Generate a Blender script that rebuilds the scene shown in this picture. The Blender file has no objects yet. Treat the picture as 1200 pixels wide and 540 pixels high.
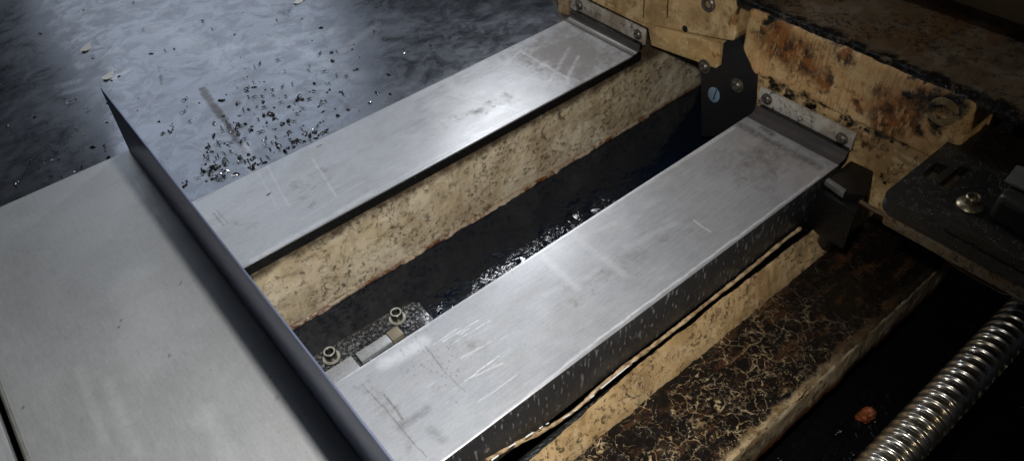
import bpy, bmesh, math, random
import numpy as np
from mathutils import Vector, Matrix, noise
random.seed(7); rng = np.random.default_rng(7)
S = bpy.context.scene
COL = S.collection

# ------------------------------------------------------------------ camera survey
# X runs along the guideways, Y across them, Z up; metres; guideway tops at z = 0
H = 0.5
RC = np.array([[0.7723,-0.6322,-0.0623],[-0.4783,-0.5143,-0.7118],[0.418,0.5796,-0.6996]])
FOC = 886.45
def at(x, y, ax=2, val=0.0):
    """measured photo point -> point on the real plane axis=val"""
    d = RC.T @ np.array([(x-600)/FOC, (y-270)/FOC, 1.0])
    c = np.array([0,0,H]); t = (val-c[ax])/d[ax]
    return Vector((c+t*d).tolist())

cam = bpy.data.cameras.new("camera"); cam_o = bpy.data.objects.new("camera", cam); COL.objects.link(cam_o)
cam.sensor_width = 36; cam.lens = FOC/1200*36; cam.clip_start = .01; cam.clip_end = 50
Rm = Matrix((( RC[0][0], -RC[1][0], -RC[2][0]), (RC[0][1], -RC[1][1], -RC[2][1]), (RC[0][2], -RC[1][2], -RC[2][2])))
q = Rm.to_quaternion(); q.normalize()
cam_o.matrix_world = Matrix.Translation((0,0,H)) @ q.to_matrix().to_4x4()
S.camera = cam_o
cam.dof.use_dof = True; cam.dof.focus_distance = .66; cam.dof.aperture_fstop = 16

# ------------------------------------------------------------------ node helpers
class NT:
    def __init__(s, name, ns=True):
        s.m = bpy.data.materials.new(name); s.m.use_nodes = True
        s.t = s.m.node_tree; s.n = s.t.nodes; s.l = s.t.links
        s.p = s.n["Principled BSDF"]; s.geo = s.n.new("ShaderNodeNewGeometry").outputs["Position"]
    def put(s, sock, v):
        if isinstance(v, bpy.types.NodeSocket): s.l.new(v, sock)
        elif v is not None:
            if hasattr(sock.default_value, "__len__") and len(sock.default_value) == 4 and len(v) == 3: v = (*v, 1)
            sock.default_value = v
    def set(s, **k):
        for a, b in k.items(): s.put(s.p.inputs[a.replace("_", " ")], b)
    def math(s, op, a, b=0.0, c=None, clamp=False):
        n = s.n.new("ShaderNodeMath"); n.operation = op; n.use_clamp = clamp
        s.put(n.inputs[0], a); s.put(n.inputs[1], b)
        if c is not None: s.put(n.inputs[2], c)
        return n.outputs[0]
    def vmath(s, op, a, b=(0,0,0), out=0):
        n = s.n.new("ShaderNodeVectorMath"); n.operation = op
        s.put(n.inputs[0], a); s.put(n.inputs[1], b); return n.outputs[out]
    def scale(s, v, sc): return s.vmath("MULTIPLY", v, sc)
    def noise(s, scale=10, detail=4, rough=.6, vec=None, dist=0.0, stretch=None, col=False):
        n = s.n.new("ShaderNodeTexNoise"); v = vec if vec is not None else s.geo
        if stretch: v = s.scale(v, stretch)
        s.put(n.inputs["Vector"], v); n.inputs["Scale"].default_value = scale; n.inputs["Detail"].default_value = detail
        n.inputs["Roughness"].default_value = rough; n.inputs["Distortion"].default_value = dist
        return n.outputs["Color" if col else "Fac"]
    def warp(s, amt, scale, vec=None):
        v = vec if vec is not None else s.geo
        c = s.vmath("SUBTRACT", s.noise(scale, 3, vec=v, col=True), (.5,.5,.5))
        return s.vmath("ADD", v, s.scale(c, (amt,)*3))
    def voro(s, scale, vec=None, feature="F1", rnd=1.0, stretch=None):
        n = s.n.new("ShaderNodeTexVoronoi"); n.feature = feature; v = vec if vec is not None else s.geo
        if stretch: v = s.scale(v, stretch)
        s.put(n.inputs["Vector"], v); n.inputs["Scale"].default_value = scale; n.inputs["Randomness"].default_value = rnd
        return n.outputs["Distance"]
    def ramp(s, v, lo, hi, a=0.0, b=1.0):
        n = s.n.new("ShaderNodeMapRange"); n.interpolation_type = "SMOOTHSTEP"
        s.put(n.inputs[0], v)
        for i, q_ in enumerate((lo, hi, a, b)): s.put(n.inputs[i+1], q_)
        return n.outputs[0]
    def mix(s, f, a, b, mode="MIX"):
        n = s.n.new("ShaderNodeMix"); n.data_type = "RGBA"; n.blend_type = mode
        s.put(n.inputs[0], f); s.put(n.inputs[6], a); s.put(n.inputs[7], b); return n.outputs[2]
    def fmix(s, f, a, b):
        n = s.n.new("ShaderNodeMix"); s.put(n.inputs[0], f); s.put(n.inputs[2], a); s.put(n.inputs[3], b); return n.outputs[0]
    def bump(s, h, strength=.5, dist=.001, normal=None):
        n = s.n.new("ShaderNodeBump"); n.inputs["Strength"].default_value = strength; n.inputs["Distance"].default_value = dist
        s.put(n.inputs["Height"], h)
        if normal is not None: s.put(n.inputs["Normal"], normal)
        return n.outputs[0]
    def attr(s, name):
        n = s.n.new("ShaderNodeAttribute"); n.attribute_name = name
        sp = s.n.new("ShaderNodeSeparateColor"); s.l.new(n.outputs["Color"], sp.inputs[0]); return sp.outputs
    def blobs(s, lst, warp=.02, wscale=60):
        """soft ragged patches at given places: (x,y,z,radius)"""
        v = s.warp(warp, wscale); out = None
        for x, y, z, r in lst:
            d = s.vmath("DISTANCE", v, (x,y,z), out=1)
            m = s.ramp(d, r, r*.35)
            out = m if out is None else s.math("MAXIMUM", out, m)
        return out
    def sep(s, v=None):
        n = s.n.new("ShaderNodeSeparateXYZ"); s.put(n.inputs[0], v if v is not None else s.geo); return n.outputs

def metal(name, base=(.5,.51,.53), metallic=.75, rough=.42, brush=(1,12,1), bscale=60, cloud=.25, attrs=False, bumpy=.08, smear=False):
    k = NT(name)
    cl = k.noise(9, 5, .65); fine = k.noise(bscale, 6, .7, stretch=brush); cl2 = k.noise(38, 4, .6)
    v = k.math("ADD", k.math("MULTIPLY", k.math("SUBTRACT", cl, .5), cloud*1.0), k.math("MULTIPLY", k.math("SUBTRACT", fine, .5), cloud*1.0))
    v = k.math("ADD", v, k.math("MULTIPLY", k.math("SUBTRACT", cl2, .5), cloud*.7))
    v = k.math("ADD", v, 1.0)
    g2 = k.noise(1, 3, .7, stretch=tuple(q_*bscale*3.1 for q_ in brush)); g3 = k.noise(420, 2, .7)
    v = k.math("ADD", v, k.math("MULTIPLY", k.math("SUBTRACT", g2, .5), cloud*1.2)); v = k.math("ADD", v, k.math("MULTIPLY", k.math("SUBTRACT", g3, .5), cloud*.8))
    c = k.vmath("MULTIPLY", k.mix(k.ramp(k.noise(6, 4, .6), .40, .6), base, tuple(b*f for b,f in zip(base,(.94,.94,.95)))), v)
    r = k.math("ADD", rough, k.math("MULTIPLY", k.math("SUBTRACT", cl2, .5), .12))
    r = k.math("ADD", r, k.math("MULTIPLY", k.math("SUBTRACT", fine, .5), .2))
    r = k.math("ADD", r, k.math("MULTIPLY", k.math("SUBTRACT", cl, .5), .08))
    met = metallic
    if smear:   # dried coolant wiped about
        w = k.warp(.12, 7); sm_ = k.ramp(k.noise(11, 6, .72, vec=w, dist=.5, stretch=(1,1.6,1)), .30, .74); sm2 = k.ramp(k.noise(34, 5, .7, vec=w, dist=.8), .46, .56)
        c = k.mix(k.math("MULTIPLY", sm_, .22), c, (.26,.26,.30)); c = k.mix(k.math("MULTIPLY", sm2, .22), c, (.15,.16,.19))
        r = k.math("ADD", r, k.math("ADD", k.math("MULTIPLY", sm_, .10), k.math("MULTIPLY", sm2, .06)))
        met = k.math("SUBTRACT", metallic, k.math("MULTIPLY", sm_, .08))
    h = fine
    if attrs:
        A = k.attr("wear_and_light")
        film = k.math("MULTIPLY", k.ramp(k.noise(19, 6, .72, dist=.7, stretch=(.6,1.4,1)), .44, .62), .16 if name == "ground_steel" else .07)
        c = k.mix(film, c, (.26,.235,.205)); r = k.math("ADD", r, k.math("MULTIPLY", film, .35))
        pit = k.ramp(k.noise(330, 3, .8), .66, .72); c = k.mix(k.math("MULTIPLY", pit, .6), c, (.12,.11,.10))
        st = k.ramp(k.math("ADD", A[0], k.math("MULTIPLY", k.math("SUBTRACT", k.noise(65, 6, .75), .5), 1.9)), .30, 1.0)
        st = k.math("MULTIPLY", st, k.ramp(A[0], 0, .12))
        c = k.mix(k.math("MULTIPLY", st, .75), c, attrs)                      # stains, plus painted dimming of cover ends and flange shadow band
        c = k.mix(k.math("MULTIPLY", A[1], k.ramp(k.noise(160,3,.6),.2,.6)), c, (.78,.8,.83))   # wiped, rubbed strokes and painted glare
        c = k.mix(k.math("MULTIPLY", A[2], k.ramp(k.noise(200,3,.7),.25,.55)), c, (.05,.05,.05))   # dark grime lines
        r = k.math("ADD", r, k.math("MULTIPLY", st, .12))
        met = k.math("MULTIPLY", k.math("SUBTRACT", 1.0, k.math("MULTIPLY", A[1], .5)), met)
    k.set(Base_Color=c, Metallic=met, Roughness=r, Normal=k.bump(h, bumpy, .001))
    return k.m

def plain(name, col, rough=.5, metallic=0, nscale=60, var=.3, bump=.3, spec=.5, bd=.001):
    k = NT(name); n = k.noise(nscale, 6, .7)
    c = k.vmath("MULTIPLY", col, k.math("ADD", 1-var, k.math("MULTIPLY", n, 2*var)))
    k.set(Base_Color=c, Roughness=k.math("ADD", rough-.1, k.math("MULTIPLY", k.noise(nscale*2.2, 4), .2)), Metallic=metallic,
          Normal=k.bump(n, bump, bd)); k.p.inputs["Specular IOR Level"].default_value = spec
    return k.m

def casting(name, base=(.46,.36,.22), rust=None, black=None, streak=False, pits=.5, brown=.4, speck=.5, gloss=.42, edge=None, clean=.5, drips=False, clus=(.40,.56)):
    """old cream machine paint: mottled, pitted, oily dirt, rust"""
    k = NT(name)
    big = k.noise(14, 6, .65); mid = k.noise(55, 6, .7); fine = k.noise(240, 5, .75)
    c = k.mix(k.ramp(k.noise(28, 4, .6), .36, .64), base, tuple(b*f for b, f in zip(base, (.80,.76,.68))))
    c = k.mix(k.math("MULTIPLY", k.ramp(big, .48, .62), brown), c, (.12,.065,.028))
    c = k.mix(k.math("MULTIPLY", k.ramp(k.noise(24, 6, .75, dist=.6), .53, .58), clean), c, tuple(min(.8,b*f) for b,f in zip(base,(1.3,1.45,1.7))))     # cleaner worn patches
    h = k.math("ADD", k.math("MULTIPLY", mid, .6), k.math("MULTIPLY", fine, .25))
    wv = k.warp(.012, 70)
    sp = k.ramp(k.noise(150, 5, .8, vec=wv), .545, .60)
    sp = k.math("MULTIPLY", sp, k.ramp(k.noise(17, 3), *clus))
    c = k.mix(k.math("MULTIPLY", sp, speck), c, (.035,.024,.014))
    h = k.math("SUBTRACT", h, k.math("MULTIPLY", sp, pits))
    # thin dark hair cracks
    cr = k.ramp(k.voro(60, vec=k.warp(.05, 30), feature="DISTANCE_TO_EDGE"), .035, .0)
    cr = k.math("MULTIPLY", cr, k.ramp(k.noise(22, 3), .5, .62))
    c = k.mix(k.math("MULTIPLY", cr, .55), c, (.06,.035,.02))
    if streak:
        st = k.noise(1, 4, .7, stretch=(60, 420, 22)); 
        stm = k.math("MULTIPLY", k.ramp(st, .49, .60), k.ramp(k.noise(20, 3), .38, .55))
        c = k.mix(k.math("MULTIPLY", stm, .42), c, (.13,.07,.03)); h = k.math("ADD", h, k.math("MULTIPLY", st, .6))
    if rust:
        rm = k.blobs(rust, .05, 45); rt = k.math("MULTIPLY", rm, k.ramp(k.noise(1, 6, .75, stretch=(80,120,42)), .37, .50))
        c = k.mix(k.math("MULTIPLY", rt, .95), c, k.mix(k.ramp(k.noise(70, 4),.4,.6), (.03,.010,.003), (.30,.10,.018)))
    if drips:
        d1 = k.noise(1, 5, .75, stretch=(120, 20, 14), vec=k.warp(.004, 60))
        c = k.mix(k.math("MULTIPLY", k.ramp(d1, .53, .64), .35), c, (.24,.17,.09))
        c = k.mix(k.math("MULTIPLY", k.ramp(k.noise(1, 3, .6, stretch=(9, 1, 3)), .50, .64), .35), c, (.22,.14,.065))
        fleck = k.ramp(k.noise(95, 6, .85), .57, .62); c = k.mix(k.math("MULTIPLY", fleck, k.math("MULTIPLY", k.ramp(k.noise(9,3), .47, .58), .8)), c, (.09,.06,.03)); h = k.math("SUBTRACT", h, fleck)
    g = gloss
    if black:
        bm = k.math("MULTIPLY", k.blobs(black, .03, 60), k.ramp(k.noise(95, 5, .75), .3, .46))
        c = k.mix(bm, c, (.008,.007,.006)); g = k.fmix(bm, gloss, .22)
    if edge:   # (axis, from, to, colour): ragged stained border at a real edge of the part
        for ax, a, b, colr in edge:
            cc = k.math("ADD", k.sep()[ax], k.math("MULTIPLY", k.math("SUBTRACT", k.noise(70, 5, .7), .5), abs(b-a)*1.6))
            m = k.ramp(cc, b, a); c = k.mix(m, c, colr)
    k.set(Base_Color=c, Roughness=g, Normal=k.bump(h, .8, .0016)); k.p.inputs["Specular IOR Level"].default_value = .4
    return k.m

# ------------------------------------------------------------------ object helpers
def tag(o, label, cat, group=None, kind=None):
    if label: o["label"] = label
    if cat: o["category"] = cat
    if group: o["group"] = group
    if kind: o["kind"] = kind
    return o
def root(name, loc, label, cat, group=None):
    o = bpy.data.objects.new(name, None); COL.objects.link(o); o.location = loc; o.empty_display_size = .02
    return tag(o, label, cat, group)
def world_loc(o):
    v = Vector((0,0,0))
    while o is not None:
        v = v + o.location; o = o.parent
    return v
def link(name, me, mat, parent=None, smooth=True):
    """mesh given in world coordinates; moved so its origin sits at its parent's"""
    o = bpy.data.objects.new(name, me); COL.objects.link(o)
    if mat: me.materials.append(mat)
    if smooth:
        me.shade_smooth()
        try: me.set_sharp_from_angle(angle=math.radians(38))
        except Exception: pass
    if parent is not None:
        me.transform(Matrix.Translation(-world_loc(parent))); o.parent = parent
    return o
def bm_link(name, bm, mat, parent=None, smooth=True):
    bmesh.ops.recalc_face_normals(bm, faces=bm.faces)
    me = bpy.data.meshes.new(name); bm.to_mesh(me); bm.free(); return link(name, me, mat, parent, smooth)
def fb(v, z, s): return noise.fractal(Vector(v)*s + Vector((z,z*.7,z*1.3)), .9, 2.1, 4)

def prism(bm, pts, vec, bev=.0008, seg=2):
    """closed outline extruded by vec, bevelled"""
    vs = [bm.verts.new(p) for p in pts]; f = bm.faces.new(vs)
    r = bmesh.ops.extrude_face_region(bm, geom=[f]); nv = [g for g in r["geom"] if isinstance(g, bmesh.types.BMVert)]
    bmesh.ops.translate(bm, verts=nv, vec=vec)
    if bev:
        es = set()
        for v in vs+nv: es.update(v.link_edges)
        bmesh.ops.bevel(bm, geom=list(es), offset=bev, segments=seg, profile=.6, affect="EDGES", clamp_overlap=True)
def box(bm, x0,x1,y0,y1,z0,z1, bev=.0008, seg=2):
    prism(bm, [(x0,y0,z0),(x1,y0,z0),(x1,y1,z0),(x0,y1,z0)], (0,0,z1-z0), bev, seg)

def rough_box(name, x0,x1,y0,y1,z0,z1, r, res, amp, fs, mat, parent=None, seed=0., fn=None):
    """rounded, unevenly cast block: subdivided box, edges rounded by r, skin displaced by noise"""
    L = (x1-x0, y1-y0, z1-z0); c = ((x0+x1)/2,(y0+y1)/2,(z0+z1)/2)
    verts = {}; V = []; F = []
    n = [max(2, int(math.ceil(l/res))) for l in L]
    def vid(i,j,k):
        key = (i,j,k)
        if key not in verts:
            p = Vector((x0+L[0]*i/n[0], y0+L[1]*j/n[1], z0+L[2]*k/n[2]))
            inn = Vector([max(a+r, min(b-r, q_)) for q_, a, b in zip(p, (x0,y0,z0), (x1,y1,z1))])
            d = p-inn
            nn = d.normalized() if d.length > 1e-9 else Vector((0,0,1))
            p = inn + nn*r if d.length > 1e-9 else p
            p = p + nn*(amp*fb(p, seed, fs) + amp*.4*fb(p, seed+5, fs*4))
            if fn: p = fn(p)
            verts[key] = len(V); V.append(p)
        return verts[key]
    for ax in range(3):
        a, b = [(1,2),(0,2),(0,1)][ax]
        for side in (0, n[ax]):
            for i in range(n[a]):
                for j in range(n[b]):
                    qd = []
                    for di, dj in ((0,0),(1,0),(1,1),(0,1)):
                        t = [0,0,0]; t[ax] = side; t[a] = i+di; t[b] = j+dj; qd.append(vid(*t))
                    F.append(qd)
    me = bpy.data.meshes.new(name); me.from_pydata([tuple(v) for v in V], [], F)
    bm = bmesh.new(); bm.from_mesh(me); bmesh.ops.recalc_face_normals(bm, faces=bm.faces); bm.to_mesh(me); bm.free()
    return link(name, me, mat, parent)

def warpP(P, amt=.0022):
    x, y = P[:,0], P[:,1]; dx = np.zeros(len(P)); dy = np.zeros(len(P))
    for i, (f, a_) in enumerate(((90,1),(210,.6),(430,.4),(900,.25))):
        dx += a_*np.sin(f*(y*.9+x*.35)+i*1.7)*np.cos(f*.6*x+i); dy += a_*np.sin(f*(x*.8-y*.4)+i*2.3)*np.cos(f*.7*y+2*i)
    return P+np.stack([dx,dy],-1)*amt
def seg_mask(P, segs):
    """P (n,2); segs [(x0,y0,x1,y1,width,strength)] -> soft stroke mask"""
    out = np.zeros(len(P)); P = warpP(P, .0005)
    for x0,y0,x1,y1,w,s_ in segs:
        a = np.array([x0,y0]); d = np.array([x1-x0,y1-y0]); L2 = max(d@d, 1e-12)
        t = np.clip(((P-a)@d)/L2, 0, 1); dist = np.linalg.norm(P-(a+t[:,None]*d), axis=1)
        out = np.maximum(out, s_*np.clip(1.35-dist/w, 0, 1))
    return out
def poly_mask(P, poly, soft):
    P = warpP(P); poly = np.array(poly); n = len(poly); inside = np.zeros(len(P), bool); dmin = np.full(len(P), 9.)
    for i in range(n):
        a = poly[i]; b = poly[(i+1)%n]
        cond = ((a[1] > P[:,1]) != (b[1] > P[:,1])) & (P[:,0] < (b[0]-a[0])*(P[:,1]-a[1])/(b[1]-a[1]+1e-12)+a[0]); inside ^= cond
        d = b-a; t = np.clip(((P-a)@d)/(d@d), 0, 1); dmin = np.minimum(dmin, np.linalg.norm(P-(a+t[:,None]*d), axis=1))
    return np.where(inside, np.clip(dmin/soft, 0, 1), 0)
def sheet(name, x0,x1,y0,y1,z,th,res,mat,parent=None, masks=None, zf=None, bev=True):
    """fine sheet of plate with a wear attribute (R stain and painted shade, G rubbed strokes and glare, B grime)"""
    nx = int((x1-x0)/res)+1; ny = int((y1-y0)/res)+1
    X, Y = np.meshgrid(np.linspace(x0,x1,nx), np.linspace(y0,y1,ny), indexing="ij")
    Z = np.full_like(X, z) if zf is None else zf(X, Y)
    if bev:
        d = np.minimum(np.minimum(X-x0, x1-X), np.minimum(Y-y0, y1-Y)); Z = Z - np.clip(1-d/.001, 0, 1)**2*.0003
    V = np.stack([X,Y,Z], -1).reshape(-1,3); idx = np.arange(nx*ny).reshape(nx,ny)
    F = np.stack([idx[:-1,:-1], idx[1:,:-1], idx[1:,1:], idx[:-1,1:]], -1).reshape(-1,4)
    # skirt round the border and a bottom ring gives the plate its thickness
    ring = np.concatenate([idx[:,0], idx[-1,1:], idx[-2::-1,-1], idx[0,-2:0:-1]])
    low = V[ring].copy(); low[:,2] -= th; nb = len(V); V2 = np.concatenate([V, low]); m = len(ring)
    i = np.arange(m); j = (i+1)%m
    F2 = np.stack([ring[j], ring[i], nb+i, nb+j], -1)
    faces = F.tolist()+F2.tolist()+[(nb+i[::-1]).tolist()]
    me = bpy.data.meshes.new(name); me.from_pydata(V2.tolist(), [], faces)
    P = V2[:,:2]; C = np.zeros((len(V2),4), np.float32); C[:,3] = 1
    if masks:
        for ch, m_ in enumerate(masks(P)): C[:,ch] = m_
    a = me.color_attributes.new("wear_and_light", "FLOAT_COLOR", "POINT"); a.data.foreach_set("color", C.ravel())
    return link(name, me, mat, parent)

def tube(bm, pts, r, seg=10, rf=None):
    rings = []
    for i, p in enumerate(pts):
        p = Vector(p); t = (Vector(pts[min(i+1,len(pts)-1)])-Vector(pts[max(i-1,0)])).normalized()
        u = t.cross(Vector((0,0,1))); u = u.normalized() if u.length > 1e-5 else Vector((1,0,0)); w = u.cross(t)
        rr = r if rf is None else rf(i)
        rings.append([bm.verts.new(p+(u*math.cos(a)+w*math.sin(a))*rr) for a in [2*math.pi*k/seg for k in range(seg)]])
    for a, b in zip(rings, rings[1:]):
        for k in range(seg): bm.faces.new((a[k],a[(k+1)%seg],b[(k+1)%seg],b[k]))
    bm.faces.new(rings[0][::-1]); bm.faces.new(rings[-1])
def lathe(bm, prof, c, axis, seg=36, hexr=None, caps=True):
    """prof [(radius, height)] turned about axis at c; hexr: list of indices whose ring is a hexagon"""
    axis = Vector(axis).normalized(); u = axis.orthogonal().normalized(); w = axis.cross(u); c = Vector(c); rings = []
    for i, (r, h) in enumerate(prof):
        ring = []
        for k in range(seg):
            a = 2*math.pi*k/seg; rr = r
            if hexr and i in hexr:
                aa = (a % (math.pi/3))-math.pi/6; rr = r*math.cos(math.pi/6)/math.cos(aa)
            ring.append(bm.verts.new(c+axis*h+(u*math.cos(a)+w*math.sin(a))*rr))
        rings.append(ring)
    for a, b in zip(rings, rings[1:]):
        for k in range(seg): bm.faces.new((a[k],a[(k+1)%seg],b[(k+1)%seg],b[k]))
    if caps: bm.faces.new(rings[0][::-1]); bm.faces.new(rings[-1])
def socket_head(bm, c, axis, R=.0065, h=.008, k=.0035):
    b = R*.08
    lathe(bm, [(R*.97,-.001),(R,.0),(R,h-b*2),(R-b*2,h),(k*1.25,h),(k*1.08,h-.0006),(k*1.05,h-.005),(.0002,h-.0052)], c, axis, 36, hexr=(5,6))
def dome_screw(bm, c, axis, R=.005, h=.0026, k=.002):
    lathe(bm, [(R,-.0005),(R,.0004),(R*.9,h*.6),(R*.65,h*.92),(k*1.3,h),(k*1.1,h-.0003),(k,h-.0018),(.0001,h-.0019)], c, axis, 30, hexr=(5,6))

# ------------------------------------------------------------------ materials
M = {}
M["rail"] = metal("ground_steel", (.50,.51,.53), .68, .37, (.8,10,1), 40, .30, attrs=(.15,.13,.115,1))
M["plate"] = metal("satin_sheet", (.49,.50,.505), .55, .44, (14,1.6,1), 26, .24, attrs=(.2,.2,.2,1), bumpy=.05)
M["flange"] = metal("flange_sheet", (.15,.175,.26), .6, .33, (1,2,16), 25, .12)  # its shaded face put into the colour, darker and bluer than the plate
M["tray"] = metal("wet_tray_sheet", (.27,.29,.325), .96, .22, (3,5,1), 14, .22, attrs=(.13,.12,.11,1), bumpy=.03, smear=True)
M["strip"] = None
M["skirt"] = None
M["pad"] = metal("pad_steel",(.46,.47,.48),.6,.38,(1,1,1),120,.6)
M["stained"] = metal("stained_steel", (.10,.09,.085), .5, .4, (12,1.5,1), 40, .5)
M["screw"] = metal("screw_steel", (.17,.15,.125), .7, .4, (1,1,1), 300, .5)
M["bolt"] = plain("black_bolt", (.035,.033,.03), .28, .7, 300, .5, .3)
M["washer"] = plain("zinc_washer", (.50,.48,.40), .32, .6, 200, .4, .2)
M["black"] = plain("oily_black", (.012,.012,.013), .3, .1, 90, .5, .5)
M["dark"] = plain("sooty_dark", (.02,.016,.012), .55, 0, 60, .6, .6)
M["brownplate"] = plain("dull_brown_steel", (.012,.009,.007), .4, .3, 90, .4, .3)
M["grey"] = plain("grey_block", (.20,.20,.18), .4, .5, 90, .5, .3)

def side_steel():
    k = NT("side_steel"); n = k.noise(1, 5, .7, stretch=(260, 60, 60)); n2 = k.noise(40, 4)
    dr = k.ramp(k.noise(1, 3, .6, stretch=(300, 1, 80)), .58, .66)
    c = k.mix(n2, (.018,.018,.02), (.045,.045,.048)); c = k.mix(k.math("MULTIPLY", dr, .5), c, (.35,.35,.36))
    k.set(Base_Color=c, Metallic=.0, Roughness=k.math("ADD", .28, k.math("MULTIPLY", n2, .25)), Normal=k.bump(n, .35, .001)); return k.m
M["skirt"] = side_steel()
def wet_black():   # oily sealing lip: tiny wet beads
    k = NT("wet_black_lip"); n = k.noise(420, 3, .6); k.set(Base_Color=(.006,.006,.006), Roughness=.14, Normal=k.bump(n, 1., .0015)); return k.m
M["lip"] = wet_black()
def oil(name, col, amp, scale, local=None):
    k = NT(name)
    w = k.warp(.03, 22)
    h = k.math("ADD", k.noise(scale, 3, .55, vec=w), k.math("MULTIPLY", k.noise(scale*3.2, 3, .6, vec=w), .35))
    if local: h = k.math("MULTIPLY", h, local(k))
    k.set(Base_Color=col, Roughness=.035, Normal=k.bump(h, 1., amp)); k.p.inputs["IOR"].default_value = 1.47
    return k.m
def speckle():
    k = NT("wet_speckled_steel"); w = k.warp(.006, 150)
    s_ = k.ramp(k.noise(330, 4, .7, vec=w), .42, .53); b = k.ramp(k.noise(60, 3), .25, .42)
    m = k.math("MULTIPLY", s_, b)
    k.set(Base_Color=k.mix(m, (.24,.25,.27), (.009,.010,.013)), Metallic=k.fmix(m, .6, 0), Roughness=k.fmix(m, .35, .15), Normal=k.bump(s_, .8, .0012)); return k.m
M["speckle"] = speckle()
def crackle():
    """black tar with tan paint ridges"""
    k = NT("crackled_paint")
    w1 = k.warp(.03, 40); w2 = k.warp(.012, 110)
    e1 = k.ramp(k.voro(62, vec=w1, feature="DISTANCE_TO_EDGE"), .05, .012)
    e1 = k.math("MULTIPLY", e1, k.ramp(k.noise(34, 4, .7), .47, .54))
    iso = k.math("ABSOLUTE", k.math("SUBTRACT", k.noise(125, 2, .5, vec=w2, dist=.8), .5))
    e2 = k.math("MULTIPLY", k.ramp(iso, .026, .010), k.ramp(k.noise(60, 5, .7), .46, .54))
    iso3 = k.math("ABSOLUTE", k.math("SUBTRACT", k.noise(60, 2, .5, vec=w2, dist=.5), .5))
    e3 = k.math("MULTIPLY", k.ramp(iso3, .014, .005), k.ramp(k.noise(42, 4, .7), .44, .52))
    reg = k.ramp(k.math("ADD", k.noise(15, 3, .6), k.math("MULTIPLY", k.math("SUBTRACT", .20, k.sep()[1]), 1.6)), .42, .54)
    m = k.math("MAXIMUM", k.math("MAXIMUM", e1, k.math("MULTIPLY", e3, .8)), k.math("MULTIPLY", e2, reg))
    sp = k.sep()
    # solid chipped paint along the outer edge
    yy = k.math("ADD", sp[1], k.math("MULTIPLY", k.math("SUBTRACT", k.noise(50, 5, .75), .5), .030))
    m = k.math("MAXIMUM", m, k.ramp(yy, .1635, .1585)); 
    fade = k.ramp(k.math("ADD", sp[0], k.math("MULTIPLY", k.noise(20,3), .12)), .60, .42, .06, 1.0)   # dimming towards the carriage painted in: pale ridges fade out
    m = k.math("MULTIPLY", m, fade)
    c = k.mix(k.ramp(k.noise(50, 5, .7),.4,.6), (.22,.14,.06), (.50,.38,.22))
    base = k.mix(k.ramp(k.noise(1, 6, .75, stretch=(26,60,20)), .50, .66), (.007,.005,.004), (.048,.022,.010))
    m = k.math("MULTIPLY", m, k.ramp(k.noise(85, 4, .8), .30, .50, .5, 1.0))
    h = k.math("ADD", m, k.math("MULTIPLY", k.noise(200, 4), .3))
    k.set(Base_Color=k.mix(k.math("MULTIPLY",m,.85), base, c), Roughness=k.fmix(m, .25, .5), Normal=k.bump(h, 1., .002)); return k.m
M["crackle"] = crackle()
M["strip"] = casting("strip_paint", (.50,.46,.40), speck=.8, brown=.35, pits=.2, clean=.3)
CREAM = (.46,.37,.235)
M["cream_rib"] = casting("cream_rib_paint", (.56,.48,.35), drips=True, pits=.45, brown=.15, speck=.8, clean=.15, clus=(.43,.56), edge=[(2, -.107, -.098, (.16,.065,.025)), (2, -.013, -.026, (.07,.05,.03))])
M["cream_ledge"] = casting("cream_ledge_paint", (.54,.38,.20), pits=.5, brown=.45, speck=.8, clean=.35)

# ------------------------------------------------------------------ COVER PLATE with upright flange (left foreground)
XF, ZF = .0655, .102
cv = root("cover_plate", (-.03,.5,0), "flat satin grey sheet metal cover with tall upright flange, left foreground", "cover plate")
def plate_masks(P):
    st = poly_mask(P, [(.02,.2),(.064,.2),(.064,.8),(.045,.8)], .01)*.15  # flange's shadow band darkened into the plate colour
    g = seg_mask(P, [(-.01,.36,-.004,.42,.008,.14),(-.06,.42,-.055,.5,.005,.16),(-.075,.45,-.07,.53,.004,.15),(-.02,.5,.0,.6,.02,.12)])
    spots = [at(141,386),(at(143,380)),at(213,335),at(318,444),at(325,470),at(30,480),at(200,420)]
    b = seg_mask(P, [(s_.x, s_.y, s_.x+.0012, s_.y+.001, .0009, .9) for s_ in spots])
    return st, g, b
sheet("sheet", -.124, XF+.0002, .2, .800, .0035, .0016, .002, M["plate"], cv, plate_masks)
bm = bmesh.new()
apex = (0,.764,ZF)
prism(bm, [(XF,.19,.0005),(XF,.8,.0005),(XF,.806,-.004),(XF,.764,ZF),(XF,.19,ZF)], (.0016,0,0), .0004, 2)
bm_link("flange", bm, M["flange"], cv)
bm = bmesh.new()
tube(bm, [(-.1255,.2,.0042),(-.1255,.5,.0042),(-.1255,.7985,.0042)], .0019, 12); bm_link("rolled_edge", bm, M["grey"], cv)
# neighbouring panel beyond the groove
bm = bmesh.new(); box(bm, -.24,-.1345,.2,.78,-.012,-.002,.002); nb = bm_link("side_panel", bm, M["plate"])
tag(nb, "narrow strip of grey panel beyond the groove at the lower left corner", "panel")

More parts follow.
